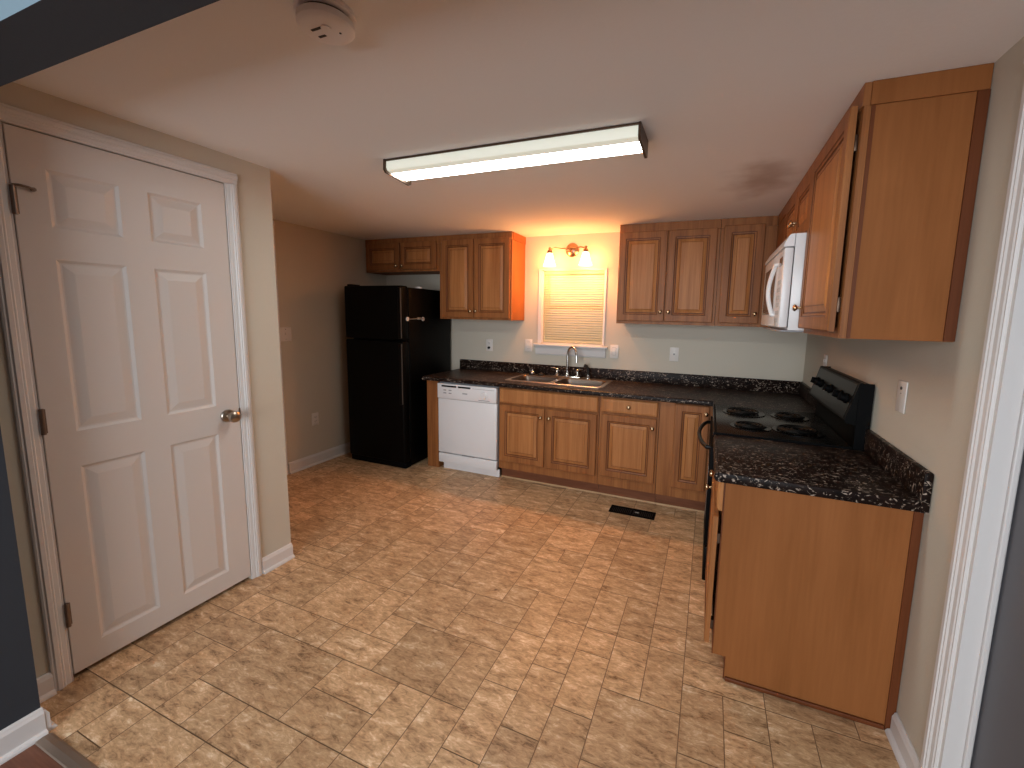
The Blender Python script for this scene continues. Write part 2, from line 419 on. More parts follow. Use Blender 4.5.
rect_wall('wall_living_room', [(XS-.12, -6.8, 0, XS, YO2, 2.45), (1.2, -6.8, 0, 1.32, YO2, 2.45), (.0, YO2, 0, 1.2, YO, 2.45),
    (XS, -6.8, 0, 1.2, -6.68, .35), (XS, -6.8, 2.32, 1.2, -6.68, 2.45), (XS, -6.8, .35, -2.55, -6.68, 2.32), (.55, -6.8, .35, 1.2, -6.68, 2.32)], 'dark', 'charcoal walls of the adjoining room')
hd = MB().box(XS, YO2, ZB, 0, YO, 2.45)
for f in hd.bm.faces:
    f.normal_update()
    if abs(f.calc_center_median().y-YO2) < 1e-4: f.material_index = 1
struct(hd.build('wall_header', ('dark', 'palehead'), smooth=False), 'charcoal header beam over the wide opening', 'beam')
rect_wall('ceiling', [(-4.2, YO, H, .12, .12, H+.1)], 'ceiling', 'off-white kitchen ceiling', 'ceiling')
rect_wall('ceiling_living_room', [(XS-.12, -6.8, 2.45, 1.32, YO2, 2.55)], 'pale', 'pale ceiling of the adjoining room', 'ceiling')

# soft brown patch above the stove, mixed into the ceiling base colour
def ceiling_patch():
    m = M['ceiling']; nt = m.node_tree; N = nt.nodes.new; L = nt.links.new; b = nt.nodes['Principled BSDF']
    tc = N('ShaderNodeTexCoord'); 
    mp = N('ShaderNodeMapping'); mp.vector_type = 'POINT'
    sub = N('ShaderNodeVectorMath'); sub.operation = 'SUBTRACT'; sub.inputs[1].default_value = (-.50, -1.20, H)
    L(tc.outputs['Object'], sub.inputs[0])
    mp.inputs['Scale'].default_value = (4.2, 1.9, 0); mp.inputs['Rotation'].default_value = (0, 0, .55); L(sub.outputs[0], mp.inputs[0])
    no = N('ShaderNodeTexNoise'); no.inputs['Scale'].default_value = 6; L(tc.outputs['Object'], no.inputs['Vector'])
    ln = N('ShaderNodeVectorMath'); ln.operation = 'LENGTH'; L(mp.outputs[0], ln.inputs[0])
    ad = N('ShaderNodeMath'); ad.operation = 'MULTIPLY_ADD'; ad.inputs[1].default_value = .9; L(no.outputs['Fac'], ad.inputs[0]); L(ln.outputs['Value'], ad.inputs[2])
    mr = N('ShaderNodeMapRange'); mr.inputs['From Min'].default_value = .5; mr.inputs['From Max'].default_value = 1.3; mr.inputs['To Min'].default_value = .55; mr.inputs['To Max'].default_value = 0
    mr.interpolation_type = 'SMOOTHSTEP'
    L(ad.outputs[0], mr.inputs['Value'])
    mix = N('ShaderNodeMixRGB'); mix.inputs[1].default_value = (*lin((243, 242, 241)), 1); mix.inputs[2].default_value = (*lin((140, 100, 64)), 1)
    L(mr.outputs[0], mix.inputs[0]); L(mix.outputs[0], b.inputs['Base Color'])
ceiling_patch()

# baseboards: profile extruded along a segment
def base_run(mb, p, q, n, h=.085, t=.014, shoe=True):
    p, q, n = Vector((*p, 0)), Vector((*q, 0)), Vector((*n, 0))
    prof = [(0, 0), (t, 0), (t, h-.018), (t-.004, h-.010), (t-.006, h-.004), (t-.010, h), (0, h)]
    mb.loops([[a+n*u+Vector((0, 0, v)) for u, v in prof] for a in (p, q)])
    if shoe:
        sp = [(t+.0003, 0), (t+.014, 0), (t+.013, .007), (t+.009, .013), (t+.0003, .017)]
        mb.loops([[a+n*u+Vector((0, 0, v)) for u, v in sp] for a in (p, q)])
def baseboard(name, runs, label, **k):
    mb = MB()
    for r in runs: base_run(mb, *r, **k)
    return struct(mb.build(name, 'white', smooth=False), label, 'baseboard')
baseboard('baseboard_left', [((XD+.0005, -2.372), (XD+.0005, YC), (1, 0)), ((XD+.0005, YO+.022), (XD+.0005, -3.178), (1, 0))], 'white baseboard along the tan door wall')
baseboard('baseboard_partition', [((XS+.0005, -6.6), (XS+.0005, YO+.002), (1, 0))], 'white baseboard along the charcoal wall at left', h=.095)
baseboard('baseboard_partition_end', [((XD+.03, YO+.0005), (XS+.012, YO+.0005), (0, 1))], 'short white baseboard round the partition end')
baseboard('baseboard_alcove', [((XN+.0005, -1.295), (XN+.0005, -.02), (1, 0))], 'white baseboard in the refrigerator alcove', h=.10)
baseboard('baseboard_right', [((-.0005, -2.321), (-.0005, -2.122), (-1, 0))], 'white baseboard at the foot of the right wall')

# casings
def casing_profile(w, t=.017):
    return [(0, 0), (0, t*.55), (w*.08, t*.75), (w*.16, t*.70), (w*.22, t), (w*.42, t), (w*.47, t*.82), (w*.55, t*.86), (w*.62, t*.62), (w*.82, t*.55), (w*.88, t*.40), (w*.96, t*.45), (w, t*.2), (w, 0)]
def casing_vert(mb, base, u, n, w, z0, z1):
    base, u, n = Vector((*base, 0)), Vector((*u, 0)), Vector((*n, 0))
    mb.loops([[base+u*a+n*b+Vector((0, 0, z)) for a, b in casing_profile(w)] for z in (z0, z1)])
def casing_head(mb, p, q, n, w, z):
    p, q, n = Vector((*p, 0)), Vector((*q, 0)), Vector((*n, 0))
    mb.loops([[a+n*b+Vector((0, 0, z+w-c)) for c, b in casing_profile(w)] for a in (p, q)])
# white six-panel door in the left wall
DY0, DY1, DZ0, DZ1 = -3.120, -2.432, .022, 2.032
cs = MB()
casing_vert(cs, (XD, DY1+.060), (0, -1), (1, 0), .057, 0, DZ1+.004)
casing_vert(cs, (XD, DY0-.060), (0, 1), (1, 0), .057, 0, DZ1+.004)
casing_head(cs, (XD, DY0-.060), (XD, DY1+.060), (1, 0), .057, DZ1+.004)
struct(cs.build('trim_1', 'white', smooth=False), 'white moulded casing round the six-panel door', 'door casing')
def six_panel():
    w = DY1-DY0; h = DZ1-DZ0
    k = lambda y: y-DY0
    pan = []
    for a, b in ((-3.034, -2.834), (-2.741, -2.540)):
        for c, d in ((.112, .833), (.970, 1.604), (1.714, 1.914)):
            pan.append((k(a), c-DZ0, k(b), d-DZ0))
    rings = [(0, 0, 0), (.010, .007, 0), (.016, .0075, 0), (.044, .0015, 0), (.047, .001, 0)]
    # local -y faces +x in the room; local x runs along +y
    o = slab(w, h, .035, pan, rings, ch=.002).build('door_1', ('door', 'door', 'door'), smooth=False)
    o.location = (XD-.030, DY0, DZ0); o.rotation_euler = (0, 0, PI/2)
    struct(o, 'white six-panel interior door with nickel knob', 'door')
    kn = MB().lathe([(.032, 0), (.032, .005), (.028, .009), (.012, .012), (.011, .030), (.018, .036), (.026, .044), (.0285, .054), (.026, .064), (.016, .071), (.004, .073)], (w-.060, -.0352, .913-DZ0), '-y', 28)
    kn.build('door_knob', 'nickel', o)
    lt = MB().box(w-.004, -.0365, .905-DZ0-.02, w+.0035, -.004, .905-DZ0+.035); lt.build('latch', 'nickel', o)
    for i, z in enumerate((.274, 1.026, 1.79)):
        hb = MB().lathe([(.007, -.047), (.007, .047)], (.000, -.041, z-DZ0), 'z', 12)
        for q in (-.016, .016): hb.lathe([(.0074, q-.001), (.0074, q+.001)], (0, -.041, z-DZ0), 'z', 12)
        hb.box(-.004, -.036, z-DZ0-.044, .012, -.0352, z-DZ0+.044)
        if i == 2:
            hb.tube([(0, -.041, z-DZ0+.049), (.014, -.048, z-DZ0+.050), (.034, -.050, z-DZ0+.048), (.048, -.048, z-DZ0+.044)], .0042, 8)
            hb.lathe([(.007, 0), (.007, .008), (.004, .010)], (.048, -.048, z-DZ0+.044), 'y', 10)
        hb.build('hinge', 'hinge', o)
    jamb = MB().box(XD-.119, DY0-.003, 0, XD-.034, DY0, DZ1+.003, 0)
    return o
six_panel()
# right-hand doorway: casing, jamb and charcoal door
cr = MB()
casing_vert(cr, (0, -2.322), (0, -1), (-1, 0), .066, 0, 2.045)
casing_head(cr, (0, -3.215), (0, -2.322), (-1, 0), .066, 2.047)
struct(cr.build('trim_2', 'white', smooth=False), 'white moulded casing on the right wall', 'door casing')
jm = MB().box(.0005, -2.400, 0, .118, -2.3885, 2.035).box(.0005, -3.2145, 0, .118, -3.203, 2.035).box(.0005, -3.2145, 2.036, .118, -2.3885, 2.0495)
jm.box(.042, -2.412, 0, .056, -2.4004, 2.034, bev=.003).box(.042, -3.2028, 0, .056, -3.191, 2.034, bev=.003)
struct(jm.build('trim_3', 'white', smooth=False), 'white jamb and stop of the charcoal door', 'door jamb')
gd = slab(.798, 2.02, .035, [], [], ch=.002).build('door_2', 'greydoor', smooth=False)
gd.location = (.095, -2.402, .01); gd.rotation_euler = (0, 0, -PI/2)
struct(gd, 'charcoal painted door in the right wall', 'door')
MB().lathe([(.03, 0), (.028, .008), (.011, .012), (.011, .028), (.025, .042), (.026, .058), (.012, .068)], (.735, -.0355, .93), '-y', 20).build('door_knob', 'nickel', gd)
# alcove door casing seen edge-on
ca = MB(); casing_vert(ca, (XN, -1.305), (0, -1), (1, 0), .06, 0, 2.10); casing_vert(ca, (XN, -2.12), (0, 1), (1, 0), .06, 0, 2.10); casing_head(ca, (XN, -2.12), (XN, -1.305), (1, 0), .06, 2.04+.06)
struct(ca.build('trim_4', 'white', smooth=False), 'white casing of the alcove door seen past the wall corner', 'door casing')
# floor transition strip
ts = MB().prism([(YO2+.085, 0.0008), (YO2+.088, .005), (YO2+.105, .008), (YO+.003, .006), (YO+.010, .0012)], XS+.03, .02, 'x')
struct(ts.build('trim_5', 'strip', smooth=False), 'grey metal floor strip between the vinyl and the wood floor', 'floor strip')

# window: casing, sash, glass, sill
def window():
    o = MB()
    # casing strips round the opening, front of the wall
    t = .012
    o.box(WX0-.036, -t, WZ0, WX0, -.0005, WZ1+.004, bev=.002).box(WX1, -t, WZ0, WX1+.012, -.0005, WZ1+.004, bev=.002).box(WX0-.036, -.009, WZ1, WX1+.012, -.0005, WZ1+.006, bev=.002)
    # reveal lining
    o.box(WX0, .001, WZ0, WX0+.010, .118, WZ1).box(WX1-.010, .001, WZ0, WX1, .118, WZ1).box(WX0, .001, WZ1-.010, WX1, .118, WZ1).box(WX0, .001, WZ0, WX1, .118, WZ0+.012)
    w = o.build('window_1', 'white', smooth=False); struct(w, 'small window over the sink with white casing', 'window')
    s = MB()
    a, b, c, d = WX0+.011, WX1-.011, WZ0+.013, WZ1-.011
    for x0, z0, x1, z1 in ((a, c, a+.035, d), (b-.035, c, b, d), (a+.035, c, b-.035, c+.04), (a+.035, d-.035, b-.035, d), (a+.035, (c+d)/2-.018, b-.035, (c+d)/2+.018)):
        s.box(x0, .080, z0, x1, .112, z1, bev=.002)
    s.build('sash', 'white', w, smooth=False)
    MB().box(a+.03, .096, c+.03, b-.03, .099, d-.03).build('glass_pane', 'glass', w, smooth=False)
    sl = MB().box(WX0-.075, -.045, WZ0-.020, WX1+.048, -.0005, WZ0-.001, bev=.004)
    sl.build('window_stool', 'white', w)
    MB().prism([(-.0005, WZ0-.105), (-.010, WZ0-.105), (-.016, WZ0-.092), (-.022, WZ0-.045), (-.034, WZ0-.021), (-.0005, WZ0-.021)], WX0-.055, WX1+.030, 'x').build('apron', 'white', w, smooth=False)
window()
def blinds():
    x0, x1 = WX0+.014, WX1-.014
    t = thing('window_blind', 'cream horizontal slat blind lowered over the sink window', 'blind', (0, 0, 0))
    MB().box(x0, .012, WZ1-.045, x1, .042, WZ1-.012, bev=.003).build('headrail', 'blind', t)
    s = MB(); n = 28; top = WZ1-.055; bot = WZ0+.040
    for i in range(n):
        z = top-(top-bot)*i/(n-1); th = 1.0
        rings = []
        cs = [-1+k/3 for k in range(7)]
        pt = lambda c, d: (.027+.0125*c*math.cos(th)-(.0042*(1-c*c)+d)*math.sin(th), z+.0125*c*math.sin(th)+(.0042*(1-c*c)+d)*math.cos(th))
        for x in (x0, x1):
            rings.append([(x, *pt(c, 0)) for c in cs]+[(x, *pt(c, .0005)) for c in reversed(cs)])
        s.loops(rings)
    s.build('slats', 'blind', t)
    MB().box(x0, .016, WZ0+.014, x1, .038, WZ0+.030, bev=.003).build('bottom_rail', 'blind', t)
    for x in (x0+.11, x1-.11):
        MB().tube([(x, .010, WZ1-.03), (x, .010, WZ0+.03)], .0008, 6).build('ladder_cord', 'blind', t)
    MB().tube([(x0+.05, .006, WZ1-.045), (x0+.052, .004, WZ1-.38)], .003, 8).build('tilt_wand', 'blind', t)
blinds()

# ================================================================== CABINETS
def crown(parent, x0, x1, dep, z0=2.104, z1=H-.001, ret=None):
    mb = MB().box(x0, -dep-.004, z0+.0005, x1, -dep+.016, z1, bev=.0015)
    if ret == 'end': mb.box(x1-.016, -dep+.016, z0+.0005, x1+.004, -.002, z1, 1, bev=.0015)
    if ret == 'start': mb.box(x0-.004, -dep+.016, z0+.0005, x0+.016, -.002, z1, bev=.0015)
    return mb.build('top_trim', ('cab', 'side'), parent, smooth=False)
UD = .298
def upper(name, label, loc, rz, w, z0, z1, doors, opens, group, top=True, ret=None, gap=0):
    t = thing(name, label, 'wall cabinet', loc, rz, group)
    frame_box(t, 0.0008, w-.0008, z0, z1, UD)
    rail_frame(t, 0.0008, w-.0008, z0, z1, UD, opens)
    for (x, z, dw, dh, kx, kz) in doors: cab_door(t, x, z, dw, dh, -UD-.0012, (kx, kz), gap=gap)
    if top: crown(t, 0.0008, w-.0008, UD, ret=ret)
    return t
G_UP = 'wooden wall cabinets'
Z0, Z1 = 1.3836, 2.104
# over the refrigerator
X0, X1 = XN+.002, -3.162
upper('wall_cabinet', 'short two-door wooden wall cabinet above the black refrigerator', (X0, 0, 0), 0, X1-X0, 1.842, Z1,
      [(.020, 1.862, .425, .245+.02, .425-.03, .035), (.020+.437, 1.862, .425, .265, .03, .035)],
      [(.035, 1.875, .43, 2.09), (.475, 1.875, .87, 2.09)], G_UP)
# left of window
X0, X1 = -3.160, -2.388
upper('wall_cabinet', 'tall two-door wooden wall cabinet between the refrigerator and the window', (X0, 0, 0), 0, X1-X0, Z0, Z1,
      [(.034, 1.402, .350, .722, .350-.026, .06), (.390, 1.402, .368, .722, .026, .06)],
      [(.05, 1.415, .37, 2.085), (.402, 1.415, .73, 2.085)], G_UP, ret='end')
# right of window
X0, X1 = -1.425, -.672
upper('wall_cabinet', 'two-door wooden wall cabinet to the right of the window', (X0, 0, 0), 0, X1-X0, Z0, Z1,
      [(.006, 1.408, .372, .70, .372-.026, .075), (.386, 1.408, .348, .70, .026, .075)],
      [(.03, 1.425, .36, 2.085), (.40, 1.425, .72, 2.085)], G_UP, ret='start')
# corner
X0, X1 = -.671, -.002
tc_ = thing('wall_cabinet', 'single-door wooden corner wall cabinet beside the microwave', 'wall cabinet', (X0, 0, 0), 0, G_UP)
MB().box(.0008, -UD+.019, Z0, X1-X0, -.002, Z1, bev=.0015).build('body', 'side', tc_, smooth=False)
rail_frame(tc_, .0008, .372, Z0, Z1, UD, [(.04, 1.42, .285, 2.085)])
cab_door(tc_, .024, 1.408, .270, .712, -UD-.0012, (.270-.026, .07))
crown(tc_, .0008, .3685, UD)
# right wall: blind filler + over-microwave cabinet
def right_loc(y): return (0, y, 0)
RZ = -PI/2
MY0, MY1 = -.795, -1.556
t = upper('wall_cabinet', 'short two-door wooden wall cabinet directly above the white microwave', right_loc(MY0), RZ, MY0-MY1, 1.836, Z1,
      [(.012, 1.846, .362, .265, .362-.026, .095), (.386, 1.846, .362, .265, .026, .095)],
      [(.035, 1.85, .37, 2.085), (.39, 1.85, .73, 2.085)], G_UP)
bf = thing('cabinet_filler', 'narrow wooden filler panel in the corner left of the microwave', 'cabinet panel', right_loc(-.3025), RZ)
MB().box(.0, -UD, Z0, .4915, -UD+.019, Z1, bev=.001).build('panel', 'cab', bf, smooth=False)
crown(bf, .006, .4915, UD)
# tall end cabinet
TY0, TY1 = -1.5575, -2.149
te = thing('wall_cabinet', 'tall wooden end wall cabinet right of the microwave with door standing slightly off', 'wall cabinet', right_loc(TY0), RZ, G_UP)
w = TY0-TY1
frame_box(te, .0008, w-.0008, Z0, Z1, UD)
rail_frame(te, .0008, w-.0008, Z0, Z1, UD, [(.04, 1.42, w-.04, 2.085)])
d = cab_door(te, .028, 1.405, w-.052, .712, -UD-.0012, (.028, .09), gap=.009)
for z in (.09, .60): MB().box(w-.052-.012, .0005, z-.025, w-.052+.004, .0085, z+.025, bev=.001).build('hinge', 'bronze', d)
crown(te, .0008, w-.0008, UD, ret='end')
# applied edge stiles on the end panel
MB().box(w, -.030, Z0+.002, w+.006, -.0025, Z1-.002).box(w-.0004, -UD+.0195, Z0+.002, w+.002, -UD+.03, Z1-.002).build('scribe_strip', 'edge', te, smooth=False)

# base cabinets
BD = .605; G_BASE = 'wooden base cabinets'
def base(name, label, loc, rz, w, kick=True, x1body=None):
    t = thing(name, label, 'base cabinet', loc, rz, G_BASE)
    MB().box(.0008, -BD+.019, .10, w-.0008, -.002, CB-.001, bev=.001).build('body', 'side', t, smooth=False)
    return t
def kickboard(t, x0, x1, y=-.548):
    MB().box(x0, y, 0.001, x1, y+.016, .0995).build('toe_kick', 'kick', t, smooth=False)
    MB().prism([(y-.0005, .0005), (y-.010, .0005), (y-.0085, .005), (y-.0005, .008)], x0, x1, 'x').build('floor_bead', 'bead', t, smooth=False)
# sink base
X0, X1 = -2.346, -1.462; w = X1-X0
t = thing('base_cabinet', 'two-door wooden sink cabinet under the steel sink', 'base cabinet', (X0, 0, 0), 0, G_BASE)
bx = MB().box(.0008, -BD+.019, .10, .017, -.002, CB-.001).box(w-.017, -BD+.019, .10, w-.0008, -.002, CB-.001).box(.017, -BD+.019, .10, w-.017, -.002, .118).box(.017, -.02, .118, w-.017, -.002, CB-.001)
bx.build('body', 'side', t, smooth=False)
rail_frame(t, .0008, w-.0008, .10, CB-.001, BD, [(.04, .19, w/2-.02, .655), (w/2+.02, .19, w-.04, .655), (.04, .70, w-.04, .79)])
drawer_front(t, .010, .688, w-.022, .126, -BD-.0012, knob=False, name='false_drawer_front')
cab_door(t, .014, .172, .412, .500, -BD-.0012, (.412-.028, .500-.075))
cab_door(t, .444, .172, .424, .500, -BD-.0012, (.028, .500-.075))
kickboard(t, .0, w)
# drawer base
X0, X1 = -1.460, -1.008; w = X1-X0
t = base('base_cabinet', 'wooden base cabinet with one drawer over one door', (X0, 0, 0), 0, w)
rail_frame(t, .0008, w-.0008, .10, CB-.001, BD, [(.04, .20, w-.04, .66), (.04, .715, w-.04, .79)])
drawer_front(t, .016, .700, w-.026, .112, -BD-.0012)
cab_door(t, .018, .182, w-.032, .502, -BD-.0012, (w-.032-.028, .520-.09))
kickboard(t, 0, w)
# corner base
X0, X1 = -1.006, -.002; w = X1-X0
t = base('base_cabinet', 'wooden corner base cabinet with full-height door beside the stove', (X0, 0, 0), 0, w)
rail_frame(t, .0008, w-.36, .10, CB-.001, BD, [(.125, .20, .33, .79)])
cab_door(t, .108, .182, .236, .634, -BD-.0012, (.236-.022, .58))
kickboard(t, 0, w-.02)
# left end panel
t = thing('end_panel', 'wooden end panel between the refrigerator and the white dishwasher', 'cabinet panel', (-3.098, 0, 0))
MB().box(0, -BD-.002, .001, .122, -.002, CB-.001, bev=.0015).build('panel', 'cab', t, smooth=False)
# right end base
EY0, EY1 = -1.5665, -2.112; w = EY0-EY1
t = thing('base_cabinet', 'wooden end base cabinet right of the stove with plain side panel', 'base cabinet', (0, EY0, 0), RZ, G_BASE)
sp = MB().prism([(-BD+.019, .10), (-.002, .10), (-.002, CB-.001), (-BD+.019, CB-.001)], .0008, w-.012, 'x')
sp.build('body', 'side', t, smooth=False)
KD = -BD+.052
MB().prism([(-BD+.004, .10), (KD, .10), (KD, .012), (-.024, .012), (-.024, CB-.001), (-BD+.004, CB-.001)], w-.0119, w, 'x').build('side_panel', 'side', t, smooth=False)
rail_frame(t, .0008, w-.0125, .10, CB-.001, BD, [(.04, .16, w-.05, .64), (.04, .71, w-.05, .79)])
drawer_front(t, .012, .695, w-.030, .115, -BD-.0012)
d = cab_door(t, .012, .13, w-.026, .54, -BD-.0012, (.028, .47), gap=.011)
for z in (.08, .45): MB().box(w-.026-.03, .0005, z-.02, w-.026-.004, .0105, z+.02).build('hinge', 'bronze', d)
MB().box(.0008, KD+.002, .001, w-.014, KD+.016, .0995).build('toe_kick', 'kick', t, smooth=False)
es = MB().box(w, -.028, .001, w+.006, -.0025, CB-.001).box(w+.0003, KD+.002, .0008, w+.010, -.03, .018, bev=.004)
es.box(w-.0105, KD-.004, .001, w+.0002, KD-.0005, .0995)
es.box(w-.0115, -BD-.0005, .10, w+.0015, -BD+.0038, CB-.002)
es.build('edge_trim', 'edge', t, smooth=False)

# ================================================================== COUNTERS
def counter_run():
    mb = MB()
    sx0, sx1, sy0, sy1 = -2.335, -1.500, -.485, -.075   # sink cut-out
    x0, x1, y0 = -3.115, -.002, -.643
    T, B = CT, CB+.0005
    for a, b, c, d in ((x0, y0, sx0, -.0015), (sx1, y0, x1, -.0015), (sx0, y0, sx1, sy0), (sx0, sy1, sx1, -.0015), (-.643, -.792, x1, y0)):
        mb.box(a, b, B, c, d, T)
    bmesh.ops.remove_doubles(mb.bm, verts=mb.bm.verts, dist=1e-5)
    o = mb.build('countertop', 'counter', smooth=False)
    tag(o, 'dark brown granite-look countertop along the back wall holding the sink', 'countertop')
    MB().prism([(y0-.0005, B), (y0-.012, B+.006), (y0-.014, (T+B)/2), (y0-.010, T-.004), (y0-.0005, T+.0008)], x0, -.66, 'x').build('front_edge', 'counter', o)
    bs = MB().box(x0, -.022, T+.0005, x1, -.0016, T+.100, bev=.003).box(-.022, -.792, T+.0005, -.0016, -.0225, T+.100, bev=.003)
    bs.build('backsplash', 'counter', o)
counter_run()
def counter_end():
    y0, y1 = -1.562, -2.140
    mb = MB().box(-.632, y1, CB+.0005, -.0016, y0, CT, bev=.004)
    o = mb.build('countertop', 'counter'); tag(o, 'short dark granite-look countertop on the end cabinet right of the stove', 'countertop')
    MB().prism([(-.6325, CB+.001), (-.641, CB+.006), (-.646, (CB+CT)/2), (-.641, CT-.004), (-.6325, CT-.0005)], y1+.003, y0-.001, 'y').build('front_edge', 'counter', o)
    MB().box(-.022, y1-.002, CT+.0005, -.0016, y0, CT+.100, bev=.003).build('backsplash', 'counter', o)
    MB().box(-.024, y1-.005, CB+.002, -.0016, y1-.0022, CT+.098, bev=.001).build('end_cap', 'counter', o)
counter_end()

# ================================================================== SINK
def rrect(x0, y0, x1, y1, r, z, n=5):
    pts = []
    for cx, cy, a0 in ((x1-r, y1-r, 0), (x0+r, y1-r, PI/2), (x0+r, y0+r, PI), (x1-r, y0+r, 3*PI/2)):
        for k in range(n+1):
            a = a0+PI/2*k/n; pts.append((cx+r*math.cos(a), cy+r*math.sin(a), z))
    return pts
def sink():
    t = thing('kitchen_sink', 'double-bowl stainless steel sink set in the dark countertop', 'sink', (0, 0, CT))
    x0, x1, y0, y1 = -2.350, -1.480, -.510, -.050
    bowls = [(-2.320, -.480, -1.950, -.145), (-1.905, -.480, -1.510, -.145)]
    # deck: grid with rounded bowl openings made from a filled outline
    mb = MB(); bm = mb.bm
    outer = [bm.verts.new(p) for p in rrect(x0, y0, x1, y1, .035, .006)]
    es = [bm.edges.new((outer[i], outer[(i+1) % len(outer)])) for i in range(len(outer))]
    for b in bowls:
        v = [bm.verts.new(p) for p in rrect(*b, .05, .006)]
        es += [bm.edges.new((v[i], v[(i+1) % len(v)])) for i in range(len(v))]
    bmesh.ops.triangle_fill(bm, edges=es, use_beauty=True)
    rings = [rrect(x0, y0, x1, y1, .035, .006), rrect(x0-.004, y0-.004, x1+.004, y1+.004, .038, .004), rrect(x0-.005, y0-.005, x1+.005, y1+.005, .038, .0008)]
    mb.loops(rings, cap0=False, cap1=False)
    mb.build('deck', 'steel', t)
    for b in bowls:
        k = MB()
        def ins(d, z, r): return rrect(b[0]+d, b[1]+d, b[2]-d, b[3]-d, r, z)
        k.loops([ins(0, .006, .05), ins(.004, .000, .05), ins(.008, -.03, .05), ins(.014, -.14, .05), ins(.03, -.165, .045), ins(.06, -.172, .04)], cap0=False, cap1=True)
        cx, cy = (b[0]+b[2])/2, (b[1]+b[3])/2
        bo = k.build('bowl', 'bowl', t)
        MB().lathe([(.042, 0), (.044, .003), (.036, .003), (.030, .0005), (.004, .0003)], (cx, cy, -.1715), 'z', 20).build('drain', 'chrome', bo)
sink()
def faucet():
    z = CT+.007
    t = thing('kitchen_faucet', 'chrome gooseneck faucet with two lever handles behind the sink', 'faucet', (-1.905, -.092, z))
    def lathe_p(name, prof, c, m='chrome'):
        return MB().lathe(prof, c, 'z', 20).build(name, m, t)
    MB().box(-.13, -.028, .0003, .13, .028, .012, bev=.006).build('base_plate', 'chrome', t)
    pts = [(0, 0, .012)]+[(0, 0, .012+.188*k/6) for k in range(1, 7)]
    pts += [(.055*(1-math.cos(a)), -.040*(1-math.cos(a)), .200+.085*math.sin(a)) for a in [PI*k/14 for k in range(1, 14)]]
    pts += [(.111, -.081, .190), (.112, -.082, .152)]
    MB().tube(pts, [.013]+[.0115]*6+[.0105]*(len(pts)-9)+[.0115, .012], 12).build('spout', 'chrome', t)
    lathe_p('spout_base', [(.026, .0123), (.026, .020), (.018, .034), (.0145, .055)], (0, 0, 0))
    for sx in (-.100, .100):
        h = lathe_p('handle', [(.023, .0123), (.023, .018), (.015, .030), (.013, .055), (.016, .060), (.016, .072), (.010, .078)], (sx, 0, 0))
        a = -1 if sx < 0 else 1
        MB().tube([(sx, 0, .070), (sx+a*.025, -.012, .080), (sx+a*.055, -.022, .082)], [.007, .006, .005], 8).build('lever', 'chrome', h)
    s = thing('sink_sprayer', 'black and chrome pull-out sprayer standing right of the faucet', 'sprayer', (-1.705, -.092, z))
    MB().lathe([(.022, .0003), (.022, .008), (.015, .022), (.013, .035)], (0, 0, 0), 'z', 18).build('base', 'chrome', s)
    MB().tube([(0, 0, .035), (0, 0, .07), (-.004, -.004, .095), (-.016, -.010, .115), (-.034, -.018, .122)], [.011, .012, .014, .0165, .016], 12).build('spray_head', 'rubber', s)
    u = thing('sink_strainer', 'chrome and black sink stopper resting behind the left bowl', 'sink strainer', (-2.255, -.095, z))
    MB().lathe([(.030, .0003), (.032, .010), (.028, .016)], (0, 0, 0), 'z', 20).build('rim', 'rubber', u)
    MB().lathe([(.027, .0163), (.026, .024), (.018, .034), (.008, .038), (.007, .046), (.003, .048)], (0, 0, 0), 'z', 20).build('basket', 'chrome', u)
    v = thing('sink_plug', 'small black rubber plug beside the chrome sink stopper', 'sink plug', (-2.165, -.092, z))
    MB().lathe([(.028, .0003), (.033, .006), (.031, .014), (.014, .018), (.008, .026), (.003, .028)], (0, 0, 0), 'z', 20).build('plug_body', 'rubber', v)
faucet()

